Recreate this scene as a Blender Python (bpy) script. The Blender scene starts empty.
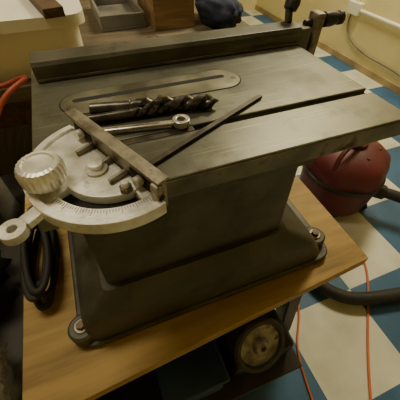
import bpy, bmesh, math, random
from mathutils import Vector, Matrix, Euler
random.seed(4)
COL=bpy.context.scene.collection
# ---------------------------------------------------------------- materials
MATS={}
def mat(name,c1,c2=None,rough=.6,metal=0.,scale=8.,detail=6.,bump=.15,bscale=60.,spec=.5,lo=.35,hi=.65,alpha=1.,trans=0.,stretch=None,c3=None,p3=(.56,.68),s3=5.,scratch=0.):
    if name in MATS: return MATS[name]
    m=bpy.data.materials.new(name); m.use_nodes=True; n=m.node_tree.nodes; l=m.node_tree.links
    b=n['Principled BSDF']; tc=n.new('ShaderNodeTexCoord'); mp=n.new('ShaderNodeMapping'); l.new(tc.outputs['Object'],mp.inputs[0])
    if stretch: mp.inputs['Scale'].default_value=stretch
    no=n.new('ShaderNodeTexNoise'); no.inputs['Scale'].default_value=scale; no.inputs['Detail'].default_value=detail; l.new(mp.outputs[0],no.inputs['Vector'])
    cr=n.new('ShaderNodeValToRGB'); cr.color_ramp.elements[0].position=lo; cr.color_ramp.elements[1].position=hi
    c2=c2 or tuple(x*.75 for x in c1)
    cr.color_ramp.elements[0].color=(*c2,1); cr.color_ramp.elements[1].color=(*c1,1)
    l.new(no.outputs['Fac'],cr.inputs[0]); colout=cr.outputs[0]
    n2=n.new('ShaderNodeTexNoise'); n2.inputs['Scale'].default_value=bscale; n2.inputs['Detail'].default_value=8; l.new(mp.outputs[0],n2.inputs['Vector'])
    bp=n.new('ShaderNodeBump'); bp.inputs['Strength'].default_value=bump; bp.inputs['Distance'].default_value=.003
    l.new(n2.outputs['Fac'],bp.inputs['Height']); l.new(bp.outputs[0],b.inputs['Normal'])
    if c3:
        n3=n.new('ShaderNodeTexNoise'); n3.inputs['Scale'].default_value=s3; n3.inputs['Detail'].default_value=10; n3.inputs['Roughness'].default_value=.7; l.new(mp.outputs[0],n3.inputs['Vector'])
        r3=n.new('ShaderNodeMapRange'); r3.inputs['From Min'].default_value=p3[0]; r3.inputs['From Max'].default_value=p3[1]; l.new(n3.outputs['Fac'],r3.inputs['Value'])
        mx=n.new('ShaderNodeMix'); mx.data_type='RGBA'; l.new(r3.outputs[0],mx.inputs[0]); l.new(colout,mx.inputs[6]); mx.inputs[7].default_value=(*c3,1); colout=mx.outputs[2]
    if scratch:
        m4=n.new('ShaderNodeMapping'); m4.inputs['Scale'].default_value=(6,260,30); m4.inputs['Rotation'].default_value=(0,0,.12); l.new(tc.outputs['Object'],m4.inputs[0])
        n4=n.new('ShaderNodeTexNoise'); n4.inputs['Scale'].default_value=1; n4.inputs['Detail'].default_value=4; l.new(m4.outputs[0],n4.inputs['Vector'])
        r4=n.new('ShaderNodeMapRange'); r4.inputs['From Min'].default_value=.60; r4.inputs['From Max'].default_value=.72; r4.inputs['To Max'].default_value=scratch; l.new(n4.outputs['Fac'],r4.inputs['Value'])
        mx=n.new('ShaderNodeMix'); mx.data_type='RGBA'; l.new(r4.outputs[0],mx.inputs[0]); l.new(colout,mx.inputs[6]); mx.inputs[7].default_value=(.42,.40,.33,1); colout=mx.outputs[2]
    l.new(colout,b.inputs['Base Color'])
    mr=n.new('ShaderNodeMapRange'); mr.inputs['To Min'].default_value=max(rough-.13,.05); mr.inputs['To Max'].default_value=min(rough+.13,1)
    l.new(no.outputs['Fac'],mr.inputs['Value']); l.new(mr.outputs[0],b.inputs['Roughness'])
    b.inputs['Metallic'].default_value=metal; b.inputs['Specular IOR Level'].default_value=spec
    b.inputs['Alpha'].default_value=alpha; b.inputs['Transmission Weight'].default_value=trans
    MATS[name]=m; return m
def S(r,g,b):
    f=lambda x:(x/255/12.92) if x/255<.04045 else ((x/255+.055)/1.055)**2.4
    return (f(r),f(g),f(b))
M_top=mat('worn_cast_iron',S(118,117,102),S(76,75,64),rough=.42,metal=.6,scale=4.5,detail=12,bump=.04,bscale=140,lo=.32,hi=.66,c3=S(66,58,44),p3=(.50,.70),s3=8,scratch=.35)
M_edge=mat('polished_iron_edge',S(136,132,114),S(82,79,66),rough=.38,metal=.6,scale=14,bump=.06,bscale=120,c3=S(64,54,40),s3=14)
M_ins=mat('insert_plate_steel',S(140,137,118),S(96,92,76),rough=.42,metal=.6,scale=16,bump=.05,c3=S(78,66,48),s3=12)
M_body=mat('olive_grey_enamel',S(90,88,75),S(60,58,49),rough=.5,metal=.15,scale=6,detail=10,bump=.12,bscale=80,c3=S(45,41,33),p3=(.48,.68),s3=7)
M_fence=mat('fence_painted_iron',S(100,97,84),S(68,66,56),rough=.48,metal=.4,scale=9,c3=S(60,52,38),s3=8,scratch=.2)
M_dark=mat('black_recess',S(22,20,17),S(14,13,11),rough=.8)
M_slot=mat('slot_dark_brown',S(40,36,29),S(24,22,18),rough=.7)  # darker brown for the bed of the miter slot
M_alu=mat('cast_aluminium',S(246,244,236),S(196,192,180),rough=.34,metal=.35,scale=34,detail=10,bump=.15,bscale=200,c3=S(124,114,96),p3=(.60,.78),s3=30)
M_alud=mat('dull_cast_metal',S(166,158,140),S(94,86,72),rough=.42,metal=.5,scale=40,bump=.3,bscale=150,c3=S(70,60,46),s3=40)
M_bit=mat('blackened_tool_steel',S(112,107,100),S(54,51,47),rough=.32,metal=.7,scale=30)
M_chrome=mat('chrome_steel',S(230,228,220),S(178,174,164),rough=.28,metal=.65,scale=20,bump=.03)
M_rod=mat('dark_steel_bar',S(84,76,62),S(52,46,38),rough=.45,metal=.5,scale=40)
M_ply=mat('varnished_plywood',S(188,156,96),S(152,122,68),rough=.6,scale=5,stretch=(1,7,7),bump=.1,spec=.3,c3=S(114,92,56),p3=(.52,.74),s3=3)
M_wood=mat('pine_wood',S(150,120,80),S(110,84,52),rough=.6,scale=6,stretch=(1,9,9))
M_bench=mat('dirty_bench_wood',S(112,98,76),S(72,62,48),rough=.7,scale=6,stretch=(1,9,9),c3=S(54,48,40),s3=3)
M_dwood=mat('dark_wood',S(92,68,46),S(60,44,30),rough=.6,scale=6,stretch=(9,1,9))
M_black=mat('black_plastic',S(38,36,33),S(24,23,21),rough=.5)
M_rub=mat('black_rubber',S(46,44,41),S(30,29,28),rough=.65)
M_red=mat('red_plastic',S(104,38,42),S(74,26,30),rough=.55,scale=5,bump=.03)
M_grey=mat('grey_plastic',S(120,116,108),S(90,87,80),rough=.5)
M_cream=mat('cream_plastic',S(242,238,222),S(222,216,198),rough=.45,scale=3,bump=.03)
M_blue=mat('denim_cloth',S(44,52,78),S(26,31,50),rough=.9,scale=30,bump=.5,bscale=300)
M_bplas=mat('blue_painted_metal',S(50,80,112),S(32,54,80),rough=.5)
M_orange=mat('orange_cable',S(214,112,58),S(180,86,40),rough=.5)
M_pink=mat('red_cable',S(196,96,74),S(156,70,52),rough=.5)
M_steel=mat('painted_stand_steel',S(66,62,55),S(40,38,33),rough=.5,metal=.4)
M_bag=mat('clear_plastic_bag',S(215,212,200),S(130,127,118),rough=.2,scale=12,bump=.8,bscale=30,alpha=.5)
M_bagk=mat('black_bag',S(44,42,39),S(24,23,22),rough=.35,scale=10,bump=.9,bscale=25)
M_wall=mat('cream_wall_paint',S(222,208,154),S(204,188,136),rough=.85,scale=2,bump=.15,bscale=60)
M_trim=mat('trim_paint',S(170,150,108),S(140,120,84),rough=.7)
M_ceil=mat('ceiling_paint',S(205,198,175),rough=.9)
M_brass=mat('rusty_bolt',S(114,98,74),S(66,54,38),rough=.5,metal=.5,scale=60)
def floor_mat():
    m=bpy.data.materials.new('checker_tile_floor'); m.use_nodes=True; n=m.node_tree.nodes; l=m.node_tree.links; b=n['Principled BSDF']
    tc=n.new('ShaderNodeTexCoord'); mp=n.new('ShaderNodeMapping'); l.new(tc.outputs['Object'],mp.inputs[0])
    mp.inputs['Location'].default_value=(-.496+.3*20,-.002+.3*21,.15)
    ck=n.new('ShaderNodeTexChecker'); ck.inputs['Scale'].default_value=1/.3; l.new(mp.outputs[0],ck.inputs['Vector'])
    ck.inputs['Color1'].default_value=(*S(214,212,194),1); ck.inputs['Color2'].default_value=(*S(58,98,134),1)
    no=n.new('ShaderNodeTexNoise'); no.inputs['Scale'].default_value=6; no.inputs['Detail'].default_value=8; l.new(mp.outputs[0],no.inputs['Vector'])
    cr=n.new('ShaderNodeValToRGB'); cr.color_ramp.elements[0].position=.3; cr.color_ramp.elements[0].color=(.5,.47,.4,1); cr.color_ramp.elements[1].position=.6; cr.color_ramp.elements[1].color=(1,1,1,1)
    l.new(no.outputs['Fac'],cr.inputs[0])
    mx=n.new('ShaderNodeMix'); mx.data_type='RGBA'; mx.blend_type='MULTIPLY'; mx.inputs[0].default_value=.6
    l.new(ck.outputs['Color'],mx.inputs[6]); l.new(cr.outputs[0],mx.inputs[7]); l.new(mx.outputs[2],b.inputs['Base Color'])
    b.inputs['Roughness'].default_value=.5; return m
M_floor=floor_mat()
# ---------------------------------------------------------------- mesh helpers
def empty(name,loc=(0,0,0)):
    e=bpy.data.objects.new(name,None); COL.objects.link(e); e.location=loc; e.empty_display_size=.05; return e
def fin(bm,name,m,parent=None,bev=0,smooth=False,sub=0,seg=2):
    bmesh.ops.recalc_face_normals(bm,faces=bm.faces)
    me=bpy.data.meshes.new(name); bm.to_mesh(me); bm.free(); o=bpy.data.objects.new(name,me); COL.objects.link(o)
    me.materials.append(m)
    if smooth:
        for p in me.polygons: p.use_smooth=True
    if bev:
        b=o.modifiers.new('b','BEVEL'); b.width=bev; b.segments=seg; b.limit_method='ANGLE'; b.angle_limit=math.radians(40)
    if sub:
        s=o.modifiers.new('s','SUBSURF'); s.levels=sub; s.render_levels=sub
    if parent:
        o.parent=parent; o.matrix_parent_inverse=Matrix.Translation(parent.location).inverted()
    return o
def box(name,a,b,m,parent=None,bev=.002,rz=0,rot=None):
    bm=bmesh.new(); bmesh.ops.create_cube(bm,size=1)
    c=Vector([(a[i]+b[i])/2 for i in range(3)]); s=[b[i]-a[i] for i in range(3)]
    R=(Euler(rot).to_matrix() if rot else Matrix.Rotation(rz,3,'Z'))
    for v in bm.verts: v.co=c+R@Vector([v.co[i]*s[i] for i in range(3)])
    return fin(bm,name,m,parent,bev)
def beam(name,p,q,w,h,m,parent=None,bev=.001,up=(0,0,1)):
    p=Vector(p);q=Vector(q); d=(q-p); L=d.length; d.normalize(); s=d.cross(Vector(up)).normalized(); u=s.cross(d)
    bm=bmesh.new(); bmesh.ops.create_cube(bm,size=1)
    for v in bm.verts: v.co=(p+q)/2+d*v.co.x*L+s*v.co.y*w+u*v.co.z*h
    return fin(bm,name,m,parent,bev)
def prism(name,poly,z0,z1,m,parent=None,bev=0,smooth=False):
    bm=bmesh.new(); a=[bm.verts.new((x,y,z0)) for x,y in poly]; b=[bm.verts.new((x,y,z1)) for x,y in poly]; n=len(poly)
    bm.faces.new(a[::-1]); bm.faces.new(b)
    for i in range(n): bm.faces.new((a[i],a[(i+1)%n],b[(i+1)%n],b[i]))
    return fin(bm,name,m,parent,bev,smooth)
def lathe(name,prof,p,axis,m,parent=None,n=32,smooth=True,flute=0,nf=12,bev=0):
    axis=Vector(axis).normalized(); t=Vector((1,0,0)) if abs(axis.x)<.8 else Vector((0,1,0)); s=axis.cross(t).normalized(); u=axis.cross(s); p=Vector(p)
    bm=bmesh.new(); rings=[]
    for r,h in prof:
        ring=[]
        for i in range(n):
            a=2*math.pi*i/n; rr=r*(1+flute*math.cos(nf*a)) if flute else r
            ring.append(bm.verts.new(p+axis*h+s*rr*math.cos(a)+u*rr*math.sin(a)))
        rings.append(ring)
    for A,B in zip(rings,rings[1:]):
        for i in range(n): bm.faces.new((A[i],A[(i+1)%n],B[(i+1)%n],B[i]))
    if prof[0][0]>1e-6: bm.faces.new(rings[0][::-1])
    if prof[-1][0]>1e-6: bm.faces.new(rings[-1])
    o=fin(bm,name,m,parent,bev,smooth)
    if smooth:
        e=o.modifiers.new('e','EDGE_SPLIT'); e.split_angle=math.radians(40)
    return o
def cyl(name,p,q,r,m,parent=None,n=24,c=.0):
    d=Vector(q)-Vector(p); L=d.length; c=c or r*.12
    return lathe(name,[(r-c,0),(r,c),(r,L-c),(r-c,L)],p,d,m,parent,n)
def tube(name,pts,r,m,parent=None,res=6,cyc=False):
    cu=bpy.data.curves.new(name,'CURVE'); cu.dimensions='3D'; cu.bevel_depth=r; cu.bevel_resolution=4; cu.resolution_u=res; cu.use_fill_caps=True
    sp=cu.splines.new('NURBS'); sp.points.add(len(pts)-1); sp.order_u=4; sp.use_endpoint_u=not cyc; sp.use_cyclic_u=cyc
    for i,p in enumerate(pts): sp.points[i].co=(*p,1)
    o=bpy.data.objects.new(name,cu); COL.objects.link(o); cu.materials.append(m)
    dg=bpy.context.evaluated_depsgraph_get(); me=bpy.data.meshes.new_from_object(o.evaluated_get(dg)); bpy.data.objects.remove(o)
    o=bpy.data.objects.new(name,me); COL.objects.link(o)
    for p in me.polygons: p.use_smooth=True
    if parent: o.parent=parent; o.matrix_parent_inverse=Matrix.Translation(parent.location).inverted()
    return o
def stadium(cx0,cx1,cy,r,n=12):
    P=[]
    for i in range(n+1):
        a=-math.pi/2+math.pi*i/n; P.append((cx1-r+r*math.cos(a),cy+r*math.sin(a)))
    for i in range(n+1):
        a=math.pi/2+math.pi*i/n; P.append((cx0+r+r*math.cos(a),cy+r*math.sin(a)))
    return P
def rrect(x0,x1,y0,y1,r,n=5):
    P=[]
    for cx,cy,a0 in ((x1-r,y0+r,-90),(x1-r,y1-r,0),(x0+r,y1-r,90),(x0+r,y0+r,180)):
        for i in range(n+1):
            a=math.radians(a0+90*i/n); P.append((cx+r*math.cos(a),cy+r*math.sin(a)))
    return P
def loft(name,rings,m,parent=None,smooth=True,sub=0,cap=True,ang=50):
    bm=bmesh.new(); R=[[bm.verts.new(p) for p in r] for r in rings]; n=len(R[0])
    for A,B in zip(R,R[1:]):
        for i in range(n): bm.faces.new((A[i],A[(i+1)%n],B[(i+1)%n],B[i]))
    if cap: bm.faces.new(R[0][::-1]); bm.faces.new(R[-1])
    o=fin(bm,name,m,parent,0,smooth,sub)
    if smooth and not sub:
        e=o.modifiers.new('e','EDGE_SPLIT'); e.split_angle=math.radians(ang)
    return o
def sector(name,c,r0,r1,a0,a1,z0,z1,m,parent=None,n=24,bev=.0008):
    P=[(c[0]+r1*math.cos(math.radians(a0+(a1-a0)*i/n)),c[1]+r1*math.sin(math.radians(a0+(a1-a0)*i/n))) for i in range(n+1)]
    if r0>1e-5: P+=[(c[0]+r0*math.cos(math.radians(a1-(a1-a0)*i/n)),c[1]+r0*math.sin(math.radians(a1-(a1-a0)*i/n))) for i in range(n+1)]
    else: P.append(tuple(c[:2]))
    return prism(name,P,z0,z1,m,parent,bev)
def blob(name,c,s,m,parent=None,amp=.2,freq=3,seed=0,sub=4,flat=None):
    from mathutils import noise
    bm=bmesh.new(); bmesh.ops.create_icosphere(bm,subdivisions=sub,radius=1)
    for v in bm.verts:
        k=1+amp*noise.turbulence(v.co*freq+Vector((seed*7.3,seed*3.1,0)),4,True)-amp*.5
        p=Vector((v.co.x*s[0],v.co.y*s[1],v.co.z*s[2]))*k
        v.co=Vector(c)+p
        if flat is not None and v.co.z<flat: v.co.z=flat
    return fin(bm,name,m,parent,0,True)
up=Vector((0,0,1))
FZ=-.80
# ================================================================ ROOM
X0,X1,Y0,Y1,CZ=-1.6,2.16,-1.5,3.2,1.6
box('floor',(X0-.1,Y0-.1,FZ-.05),(X1+.1,Y1+.1,FZ),M_floor,bev=0)
box('ceiling',(X0-.1,Y0-.1,CZ),(X1+.1,Y1+.1,CZ+.05),M_ceil,bev=0)
box('wall_right',(X1,Y0-.1,FZ),(X1+.1,Y1+.1,CZ),M_wall,bev=0)
box('wall_left',(X0-.1,Y0-.1,FZ),(X0,Y1+.1,CZ),M_wall,bev=0)
box('wall_back',(X0,Y1,FZ),(X1,Y1+.1,CZ),M_wall,bev=0)
box('wall_front',(X0,Y0-.1,FZ),(X1,Y0,CZ),M_wall,bev=0)
box('baseboard_right',(X1-.015,Y0,FZ),(X1,Y1,FZ+.05),M_trim)
e=empty('electrical_conduit',(X1-.02,1.5,-.42))
cyl('pipe',(X1-.02,-.6,-.425),(X1-.02,1.66,-.425),.012,M_cream,e)
cyl('pipe_riser',(X1-.02,1.72,-.40),(X1-.02,1.72,1.5),.012,M_cream,e)
box('junction_box',(X1-.05,1.66,-.46),(X1,1.78,-.38),M_cream,e,.005)
box('strap',(X1-.035,1.2,-.445),(X1,1.22,-.405),M_grey,e)
e=empty('wall_cable',(X1-.01,1,-.6))
tube('cable',[(X1-.012,1.75,-.465),(X1-.012,1.78,-.6),(X1-.012,1.5,-.70),(X1-.012,1.2,-.66),(X1-.012,.9,-.72),(X1-.012,.4,-.7)],.006,M_grey,e)

# ================================================================ TABLE SAW
saw=empty('table_saw',(.25,.2,0))
T=.030; D=.008; W=.375; hw=.0060
prof=[(0,-T),(0,0),(.083-hw,0),(.083-hw,-D),(.083+hw,-D),(.083+hw,0),(W,0),(W,-T),(W-.012,-T),(W-.012,-.012),(.012,-.012),(.012,-T)]
bm=bmesh.new(); A=[bm.verts.new((0,y,z)) for y,z in prof]; B=[bm.verts.new((.5,y,z)) for y,z in prof]
bm.faces.new(A); bm.faces.new(B[::-1]); n=len(prof)
for i in range(n): bm.faces.new((A[i],A[(i+1)%n],B[(i+1)%n],B[i]))
fin(bm,'table_top',M_top,saw,.0018)
box('front_edge_strip',(0.0,-.0015,-T+.001),(.5,.001,-.003),M_edge,saw,.0008)
box('side_skirt_right',(.488,.012,-T),(.499,W-.012,-.011),M_top,saw)
box('side_skirt_left',(.001,.012,-T),(.012,W-.012,-.011),M_top,saw)
box('slot_bed',(0.001,.083-hw+.0003,-D-.001),(.499,.083+hw-.0003,-D+.0008),M_slot,saw,0)
for i in range(5): box('web_%d'%i,(.06+.09*i,.012,-.026),(.066+.09*i,W-.012,-.011),M_top,saw,0)
prism('insert_recess',stadium(.0370,.3250,.198,.0340),.0,.0004,M_dark,saw)
prism('insert_plate',stadium(.039,.323,.198,.032),.0002,.0010,M_ins,saw)
prism('blade_kerf',stadium(.056,.300,.205,.0050),.0008,.0013,M_dark,saw)
for i,(x,y) in enumerate(((.05,.185),(.312,.195),(.18,.176))): cyl('insert_screw_%d'%i,(x,y,.0008),(x,y,.0017),.004,M_brass,saw,12)
def ring(x0,x1,y0,y1,r,z): return [(x,y,z) for x,y in rrect(x0,x1,y0,y1,r)]
loft('cast_body',[ring(.030,.335,.010,.36,.008,-.028),ring(.030,.340,.008,.36,.008,-.206)],M_body,saw,ang=24)
loft('cast_base',[ring(.022,.350,-.001,.362,.012,-.196),ring(.018,.354,-.004,.362,.012,-.200),ring(-.002,.380,-.014,.366,.016,-.218),ring(-.020,.412,-.021,.37,.020,-.238),ring(-.024,.418,-.023,.372,.020,-.246),
    ring(-.032,.446,-.025,.375,.024,-.290),ring(-.036,.460,-.026,.38,.026,-.320)],M_body,saw,ang=24)
box('body_shoulder',(.026,0.0,-.040),(.345,.02,-.028),M_body,saw,.003)
prism('base_flange',rrect(-.046,.474,-.032,.385,.03),-.3202,-.306,M_body,saw,.003)
for i,(x,y) in enumerate(((-.034,.000),(.452,.016),(-.035,.35),(.455,.35))):
    cyl('foot_pad_%d'%i,(x,y,-.320),(x,y,-.286),.024,M_body,saw,24,.004)
    cyl('washer_%d'%i,(x,y,-.286),(x,y,-.283),.013,M_alud,saw)
    cyl('bolt_%d'%i,(x,y,-.283),(x,y,-.277),.008,M_brass,saw,6)
cyl('lock_shaft',(.34,.10,-.09),(.44,.08,-.07),.007,M_chrome,saw)
lathe('lock_knob',[(.008,0),(.018,.004),(.020,.012),(.014,.022),(.0,.024)],(.43,.082,-.072),(1,-.2,.2),M_chrome,saw)
cyl('lock_handle',(.44,.08,-.07),(.455,.03,-.05),.005,M_chrome,saw)

# ---------------- rip fence
fence=empty('rip_fence',(.25,.3,0))
fp=[(.281,.0015),(.281,.025),(.285,.031),(.320,.033),(.324,.029),(.324,.0015)]
bm=bmesh.new(); A=[bm.verts.new((.010,y,z)) for y,z in fp]; B=[bm.verts.new((.502,y,z)) for y,z in fp]
bm.faces.new(A); bm.faces.new(B[::-1]); n=len(fp)
for i in range(n): bm.faces.new((A[i],A[(i+1)%n],B[(i+1)%n],B[i]))
fin(bm,'fence_rail',M_fence,fence,.0012)
box('fence_face_lip',(.012,.2785,.0015),(.500,.2815,.006),M_edge,fence,.0005)
box('end_bracket',(.502,.284,-.045),(.528,.322,.028),M_fence,fence,.004)
box('clamp_post',(.535,.285,-.055),(.555,.315,.050),M_alud,fence,.004)
box('clamp_jaw',(.503,.288,-.058),(.55,.312,-.040),M_alud,fence,.003)
cyl('clamp_screw',(.52,.302,.030),(.575,.300,.034),.007,M_steel,fence)
lathe('clamp_knob',[(.009,0),(.014,.002),(.0145,.018),(.011,.034),(.013,.036),(.013,.044),(.009,.047)],(.562,.300,.034),(1,-.05,.02),M_black,fence)
beam('cam_lever',(.488,.312,.030),(.494,.328,.056),.016,.010,M_black,fence,.003,up=(1,0,0))
lathe('lever_grip',[(.006,0),(.013,.004),(.015,.016),(.013,.026),(.009,.032),(0,.034)],(.493,.324,.048),(.4,.2,.8),M_black,fence)

# ---------------- miter gauge
mg=empty('miter_gauge',(.08,.04,0))
C=(.087,.036); U=Vector((.413,-.911,0)); N=Vector((-.911,-.413,0)); C3=Vector((C[0],C[1],0))
z0,z1=.004,.013
sector('protractor_web',C,0,.088,114,208,z0,z1,M_alu,mg)
sector('protractor_inner',C,0,.052,208,294,z0,z1,M_alu,mg)
sector('protractor_outer',C,.068,.088,208,294,z0,z1,M_alu,mg)
sector('protractor_end',C,.05,.07,284,294,z0,z1,M_alu,mg,6)
sector('protractor_rim',C,.082,.090,114,294,z0-.002,z1+.004,M_alu,mg,40)
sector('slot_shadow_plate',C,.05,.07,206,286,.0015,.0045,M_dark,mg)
sector('scale_rim',C,.051,.055,206,286,z0,z1+.002,M_alu,mg)
for i in range(36):
    a=math.radians(212+i*2.2); d=Vector((math.cos(a),math.sin(a),0)); c=Vector((C[0],C[1],z1+.0002))
    beam('tick_%d'%i,c+d*(.0700 if i%5 else .0690),c+d*(.0735 if i%5 else .0765),.0004,.0005,M_bit,mg,0)
ex,ey=-.012,-.024
sector('ear',(ex,ey),.0045,.012,0,360,z0-.001,z1,M_alu,mg,24)
beam('ear_arm',(ex+.009,ey+.006,.0085),(.012,-.006,.0085),.014,.008,M_alu,mg)
P0=C3+U*-.083; P1=C3+U*.084
beam('head_plate',P0+up*.019-N*.004,P1+up*.019-N*.004,.006,.036,M_alud,mg,.0015)
beam('head_flange',P0+up*.006+N*.005,P1+up*.006+N*.005,.014,.008,M_alud,mg,.0015)
beam('head_top_rib',P0+up*.0375-N*.0035,P1+up*.0375-N*.0035,.014,.003,M_alud,mg,.001)
for i,s in enumerate((-.058,.052)):
    q=C3+up*.021+U*s
    beam('head_slot_%d'%i,q-U*.018-N*.0006,q+U*.018-N*.0006,.0012,.009,M_dark,mg,.0005)
    cyl('head_screw_%d'%i,q,q+N*.008,.0055,M_alu,mg,16)
q=C3+U*.079+up*.020
beam('end_boss',q-N*.002,q+N*.006,.012,.030,M_alud,mg,.003); cyl('end_hole',q+U*.006+N*.001,q+U*.0066+N*.001,.0035,M_dark,mg,16)
for i,s in enumerate((-.035,.0,.028)):
    q=C3+up*.012+U*s
    beam('rib_%d'%i,q,q+N*.022+up*-.002,.004,.018,M_alud,mg,.001)
lathe('pivot_screw',[(.011,0),(.012,.003),(.008,.006),(.008,.010),(0,.011)],(C[0]-.018,C[1]-.008,z1),(0,0,1),M_alu,mg)
q=C3+U*.048+N*.016
cyl('stop_screw',q+up*.01,q+up*.026,.004,M_alu,mg,12); cyl('stop_nut',q+up*.014,q+up*.020,.007,M_alud,mg,6)
K=(.021,.021)
lathe('clamp_knob_stem',[(.012,0),(.012,.014)],(*K,z1),(0,0,1),M_alu,mg)
lathe('clamp_knob',[(.014,0),(.0205,.002),(.0215,.006),(.0215,.017),(.0190,.022),(.0150,.023),(.0135,.0215),(.004,.0215),(0,.022)],(*K,z1+.007),(0,0,1),M_alu,mg,n=144,flute=.02,nf=24)
box('miter_bar',(-.015,.083-.0052,-.0068),(.20,.083+.0052,-.0005),M_rod,mg,.0008)

# ---------------- loose tools on the table
def twist_bit(name,p,q,R,shank=.38,rs=None,turns=3.2,seed=0):
    e=empty(name,p); p=Vector(p);q=Vector(q); d=q-p; L=d.length; d.normalize(); s=d.cross(Vector((0,0,1))).normalized(); u=s.cross(d)
    rs=rs or R*.8; Ls=L*shank; bm=bmesh.new(); rings=[]; nn=28; K=110
    for k in range(K+1):
        t=Ls+(L-Ls)*k/K; tip=min(1,(L-t)/(R*1.2)); ph=turns*2*math.pi*k/K; ring=[]
        dep=min(1,k/8)
        for i in range(nn):
            a=2*math.pi*i/nn; f=abs(math.cos(a)); r=R*(1-dep*.45*max(0,1-(f/.75))**.6 if f<.75 else 1)*max(tip,.02)
            ring.append(bm.verts.new(p+d*t+s*r*math.cos(a+ph)+u*r*math.sin(a+ph)))
        rings.append(ring)
    for A,B in zip(rings,rings[1:]):
        for i in range(nn): bm.faces.new((A[i],A[(i+1)%nn],B[(i+1)%nn],B[i]))
    bm.faces.new(rings[0]); bm.faces.new(rings[-1])
    o=fin(bm,'flutes',M_bit,e,0,True); m=o.modifiers.new('e','EDGE_SPLIT'); m.split_angle=math.radians(35)
    cyl('shank',p,p+d*Ls*1.01,rs,M_bit,e); return e
twist_bit('twist_drill_bit',(.078,.156,.0105),(.252,.118,.0105),.0105,.3,.0085,2.2)
twist_bit('twist_drill_bit',(.070,.136,.008),(.215,.1265,.0085),.0072,.4,.006,3)
wr=empty('combination_wrench',(.12,.11,0))
a=Vector((.064,.112,.006)); b=Vector((.178,.094,.006)); d=(b-a).normalized()
beam('handle',a,b,.0080,.0045,M_chrome,wr,.0015); beam('handle_groove',a+d*.02+up*.0021,b-d*.02+up*.0021,.003,.0006,M_alud,wr,0)
c=b+d*.008; ang=math.degrees(math.atan2(d.y,d.x))
sector('ring_end',(c.x,c.y),.0058,.0115,0,360,.002,.011,M_chrome,wr,36,.001)
c=a-d*.008; J=[]
for i in range(25):
    t=math.radians(ang+180+32+i*(296/24)); J.append((c.x+.0125*math.cos(t),c.y+.0125*math.sin(t)))
ca,sa=math.cos(math.radians(ang+180)),math.sin(math.radians(ang+180))
for k,w in ((.0115,-.0055),(-.001,-.0055),(-.001,.0055),(.0115,.0055)): J.append((c.x+k*ca-w*sa,c.y+k*sa+w*ca))
prism('open_jaw',J,.003,.010,M_chrome,wr,.0008)
sb=empty('flat_steel_bar',(.2,.07,0)); beam('bar',(.123,.026,.003),(.322,.121,.003),.0075,.0045,M_rod,sb,.0006)

# ================================================================ BOARD + STAND
bo=empty('plywood_board',(.2,.2,-.33))
prism('board',[(-.140,-.105),(.55,-.062),(.556,.52),(-.140,.52)],-.348,-.3205,M_ply,bo,.0015)
st=empty('saw_stand',(.2,.2,-.6)); BB=-.349
for i,(x,y,sx,sy) in enumerate(((-.09,-.03,-.04,-.04),(.45,.0,.03,-.04),(-.09,.46,-.04,.04),(.50,.46,.04,.04))):
    beam('leg_%d'%i,(x,y,BB-.004),(x+sx,y+sy,FZ+.003),.04,.006,M_steel,st,.001,up=(0,1,0)); beam('leg_flange_%d'%i,(x+(.02 if x<.2 else -.02),y+.02,BB-.004),(x+sx+(.02 if x<.2 else -.02),y+sy+.02,FZ+.003),.006,.04,M_steel,st,.001,up=(0,1,0))
box('apron_front',(-.09,-.030,-.50),(.45,-.020,BB),M_steel,st); box('apron_back',(-.09,.45,-.41),(.48,.46,BB),M_steel,st)
box('apron_left',(-.10,-.02,-.41),(-.09,.46,BB),M_steel,st); box('apron_right',(.47,-.02,-.41),(.48,.46,BB),M_steel,st)
box('lower_shelf',(-.12,-.16,-.66),(.42,.47,-.645),M_steel,st)
box('stored_case',(.06,-.13,-.644),(.20,.25,-.53),M_bplas,st,.01); box('stored_case_lid',(.055,-.135,-.53),(.205,.255,-.515),M_bplas,st,.004)
box('stored_toolbox',(.23,-.12,-.644),(.40,.3,-.56),M_black,st,.01)
ax=Vector((.08,-1,.75)).normalized(); c=Vector((.266,-.112,-.402)); k=1.25
lathe('handwheel_rim',[(.036*k,.0),(.040*k,-.004),(.045*k,.0),(.047*k,.006),(.044*k,.012),(.038*k,.012),(.036*k,.006),(.036*k,0)],c,ax,M_steel,st,n=40)
lathe('handwheel_dish',[(.012*k,-.002),(.038*k,.001),(.038*k,.005),(.020*k,.006),(.012*k,.006)],c,ax,M_alud,st)
lathe('handwheel_hub',[(.016,-.03),(.018,.008),(.014,.016),(.006,.018),(.006,.012),(.0,.012)],c,ax,M_alud,st)
cyl('handwheel_shaft',Vector((c.x,-.031,c.z-.03)),c,.008,M_steel,st)

# ================================================================ SHOP VAC
V=Vector((1.01,.41,FZ)); vac=empty('shop_vacuum',V)
lathe('tank',[(.13,.03),(.145,.045),(.155,.10),(.160,.17),(.165,.175),(.165,.19),(.160,.195)],V,(0,0,1),M_red,vac,n=48)
lathe('lid_band',[(.160,.192),(.168,.196),(.168,.208),(.160,.212)],V,(0,0,1),M_black,vac,n=48)
lathe('motor_head',[(.160,.210),(.160,.25),(.146,.29),(.110,.320),(.05,.332),(0,.333)],V,(0,0,1),M_red,vac,n=96,flute=.03,nf=6)
for i in range(6):
    a=math.radians(60*i+20); d=Vector((math.cos(a),math.sin(a),0))
    beam('rib_%d'%i,V+d*.155+up*.225,V+d*.09+up*.328,.010,.012,M_red,vac,.004)
lathe('cap',[(.045,.325),(.045,.345),(.035,.352),(0,.352)],V,(0,0,1),M_red,vac)
tube('carry_handle',[V+Vector(p) for p in ((-.13,-.06,.25),(-.14,-.06,.33),(-.10,-.05,.37),(-.04,-.03,.375),(.02,-.01,.37),(.03,0,.33))],.009,M_red,vac)
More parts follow.
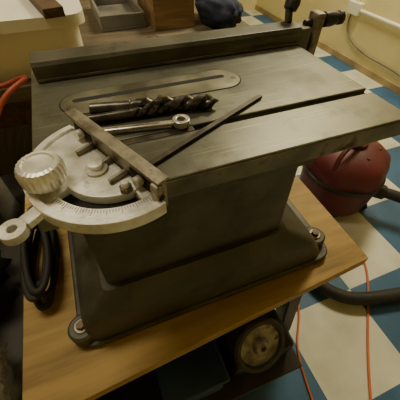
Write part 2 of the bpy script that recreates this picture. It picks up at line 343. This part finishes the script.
for i in range(4):
    a=math.radians(90*i+45); d=Vector((math.cos(a),math.sin(a),0)); q=V+d*.15
    cyl('caster_%d'%i,q+up*.022-d.cross(up)*.01,q+up*.022+d.cross(up)*.01,.0215,M_black,vac); beam('caster_arm_%d'%i,V+d*.11+up*.05,q+up*.045,.03,.015,M_black,vac,.004)
cyl('hose_port',V+Vector((.10,-.10,.13)),V+Vector((.14,-.14,.13)),.032,M_black,vac)
HZ=FZ+.033
tube('hose',[V+Vector((.135,-.135,.13)),V+Vector((.21,-.2,.13)),(1.32,.02,-.70),(1.26,-.10,HZ),(1.10,-.13,HZ),(.94,-.085,HZ),(.80,-.06,HZ),(.70,-.01,HZ),(.66,.09,HZ),(.68,.25,HZ)],.023,M_rub,vac,res=12)
# ---------------- cords
e=empty('extension_cord',(.8,0,FZ))
tube('cord',[(.925,.07,FZ+.0045),(.91,.03,FZ+.0045),(.80,-.085,FZ+.0045),(.70,-.19,FZ+.0045),(.60,-.31,FZ+.0045),(.5,-.45,FZ+.0045)],.004,M_orange,e)
e=empty('power_cord',(.5,0,FZ))
tube('cord',[(.60,.06,FZ+.004),(.57,.0,FZ+.004),(.52,-.06,FZ+.004),(.47,-.12,FZ+.004),(.44,-.3,FZ+.004)],.0035,M_orange,e)

# ================================================================ BACK BENCH
be=empty('workbench',(.1,1,-.15)); BZ=-.15
box('bench_top',(-.75,.62,BZ-.04),(.72,1.8,BZ),M_bench,be,.003)
for i,(x,y) in enumerate(((-.7,.66),(.66,.66),(-.7,1.75),(.66,1.75))): box('bench_leg_%d'%i,(x-.035,y-.035,FZ),(x+.035,y+.035,BZ-.04),M_dwood,be)
box('bench_shelf',(-.7,.68,-.6),(.66,1.73,-.58),M_dwood,be)
box('bench_apron',(-.7,.64,BZ-.12),(.66,.66,BZ-.04),M_dwood,be)
e=empty('storage_bin',(-.2,1,BZ))
loft('bin',[ring(-.55,.10,.66,1.50,.04,BZ+.001),ring(-.57,.10,.64,1.52,.04,BZ+.12),ring(-.59,.12,.62,1.54,.04,BZ+.125),ring(-.59,.12,.62,1.54,.04,BZ+.150)],M_cream,e)
e=empty('white_panel',(-.2,1.65,BZ)); beam('panel',(-.25,1.58,BZ+.004),(-.25,1.72,BZ+.55),.80,.02,M_cream,e,.004,up=(0,1,0)); beam('panel_edge',(-.25,1.575,BZ+.006),(-.25,1.58,BZ+.026),.80,.012,M_dwood,e,.002,up=(0,1,0))
e=empty('wooden_plank',(-.1,1,BZ)); beam('plank',(.055,.60,BZ+.162),(-.12,1.45,BZ+.162),.045,.02,M_dwood,e)
e=empty('storage_tray',(.2,1,BZ)); box('tray_base',(.18,.95,BZ+.001),(.34,1.25,BZ+.01),M_grey,e); box('tray_side',(.18,.95,BZ+.01),(.34,.96,BZ+.05),M_grey,e); box('tray_back',(.18,1.24,BZ+.01),(.34,1.25,BZ+.05),M_grey,e); box('tray_left',(.18,.96,BZ+.01),(.19,1.24,BZ+.05),M_grey,e); box('tray_right',(.33,.96,BZ+.01),(.34,1.24,BZ+.05),M_grey,e)
e=empty('wooden_box',(.45,1.05,BZ)); box('front',(.36,.90,BZ+.001),(.51,.915,BZ+.10),M_wood,e); box('back',(.36,1.15,BZ+.001),(.51,1.165,BZ+.10),M_wood,e); box('left',(.36,.915,BZ+.001),(.375,1.15,BZ+.10),M_wood,e); box('right',(.495,.915,BZ+.001),(.51,1.15,BZ+.10),M_wood,e); box('bottom',(.375,.915,BZ+.001),(.495,1.15,BZ+.012),M_wood,e)
e=empty('folded_jeans',(.62,.95,BZ)); blob('cloth',(.610,.92,BZ+.05),(.075,.14,.06),M_blue,e,.25,2.2,3,flat=BZ+.001)
e=empty('metal_scraper',(.25,.75,BZ)); beam('blade',(.18,.72,BZ+.004),(.28,.78,BZ+.004),.05,.003,M_grey,e); beam('grip',(.28,.78,BZ+.010),(.34,.815,BZ+.010),.022,.018,M_dwood,e,.004)
# ================================================================ LEFT CLUTTER
CT=-.40
e=empty('tool_cart',(-.5,.2,-.5)); box('cart_top',(-.95,-.35,CT-.025),(-.17,.60,CT),M_steel,e,.003)
for i,(x,y) in enumerate(((-.9,-.3),(-.22,-.3),(-.9,.56),(-.22,.56))): box('cart_leg_%d'%i,(x-.02,y-.02,FZ),(x+.02,y+.02,CT-.025),M_steel,e)
box('cart_shelf',(-.92,-.32,-.74),(-.2,.57,-.73),M_steel,e)
e=empty('clear_plastic_bag',(-.25,-.02,-.35)); blob('bag',(-.235,-.03,CT+.085),(.080,.10,.105),M_bag,e,.6,2.5,2,flat=CT+.001)
e=empty('black_bag',(-.3,.2,-.3)); blob('bag',(-.285,.20,CT+.10),(.10,.10,.13),M_bagk,e,.5,2.,5,flat=CT+.001)
e=empty('paint_can',(-.24,.5,-.3))
lathe('can',[(.05,0),(.052,.002),(.050,.006),(.050,.14),(.053,.143),(.053,.148),(.046,.148),(.046,.142),(0,.142)],(-.235,.44,CT+.0005),(0,0,1),M_grey,e)
e=empty('jar',(-.33,.52,-.3))
lathe('glass',[(.035,0),(.038,.004),(.038,.10),(.030,.115),(.030,.12)],(-.34,.50,CT+.0005),(0,0,1),M_dwood,e); lathe('lid',[(.033,.12),(.034,.122),(.034,.138),(.03,.14)],(-.34,.50,CT+.0005),(0,0,1),M_black,e)
e=empty('coiled_cable',(-.10,.16,-.3))
R0=[]
for k in range(60):
    t=k*.55; r=.050+.012*math.sin(t*1.7); R0.append((-.096+.5*r*math.cos(t),.175+1.9*r*math.sin(t),-.312+.0010*k))
tube('coil',R0,.006,M_rub,e,res=6)
e=empty('patch_cable',(-.2,.6,-.2))
tube('cord',[(-.22,.45,CT+.153),(-.20,.46,CT+.16),(-.16,.50,-.20),(-.12,.53,-.13),(-.06,.56,-.11),(-.05,.58,-.11),(-.08,.60,-.12),(-.10,.605,-.135),(-.2,.605,-.14),(-.4,.605,-.142)],.006,M_pink,e)

# ================================================================ LIGHTS
def area(name,loc,size,sy,power,color):
    e=empty(name+'_fixture',loc)
    box('housing',(loc[0]-size/2-.02,loc[1]-sy/2-.02,loc[2]+.01),(loc[0]+size/2+.02,loc[1]+sy/2+.02,min(loc[2]+.05,CZ-.001)),M_ceil,e,.004)
    l=bpy.data.lights.new(name,'AREA'); l.shape='RECTANGLE'; l.size=size; l.size_y=sy; l.energy=power; l.color=color
    o=bpy.data.objects.new(name,l); COL.objects.link(o); o.location=loc
area('ceiling_lamp',(1.55,1.35,1.5),.8,.4,55,(1,.90,.62))
area('added_fill_light',(-.3,.5,1.5),.6,.3,14,(1,.90,.65))  # unseen soft fill, added with its housing to lift body and floor
w=bpy.data.worlds.new('w'); bpy.context.scene.world=w; w.use_nodes=True; w.node_tree.nodes['Background'].inputs[0].default_value=(.9,.8,.6,1); w.node_tree.nodes['Background'].inputs[1].default_value=.12
# ================================================================ CAMERA
cd=bpy.data.cameras.new('camera'); co=bpy.data.objects.new('camera',cd); COL.objects.link(co)
co.location=(.085,-.223,.221); co.rotation_euler=(.729,-.015,-.375); cd.sensor_width=36; cd.lens=math.exp(5.66)*36/400; cd.clip_start=.01
bpy.context.scene.camera=co
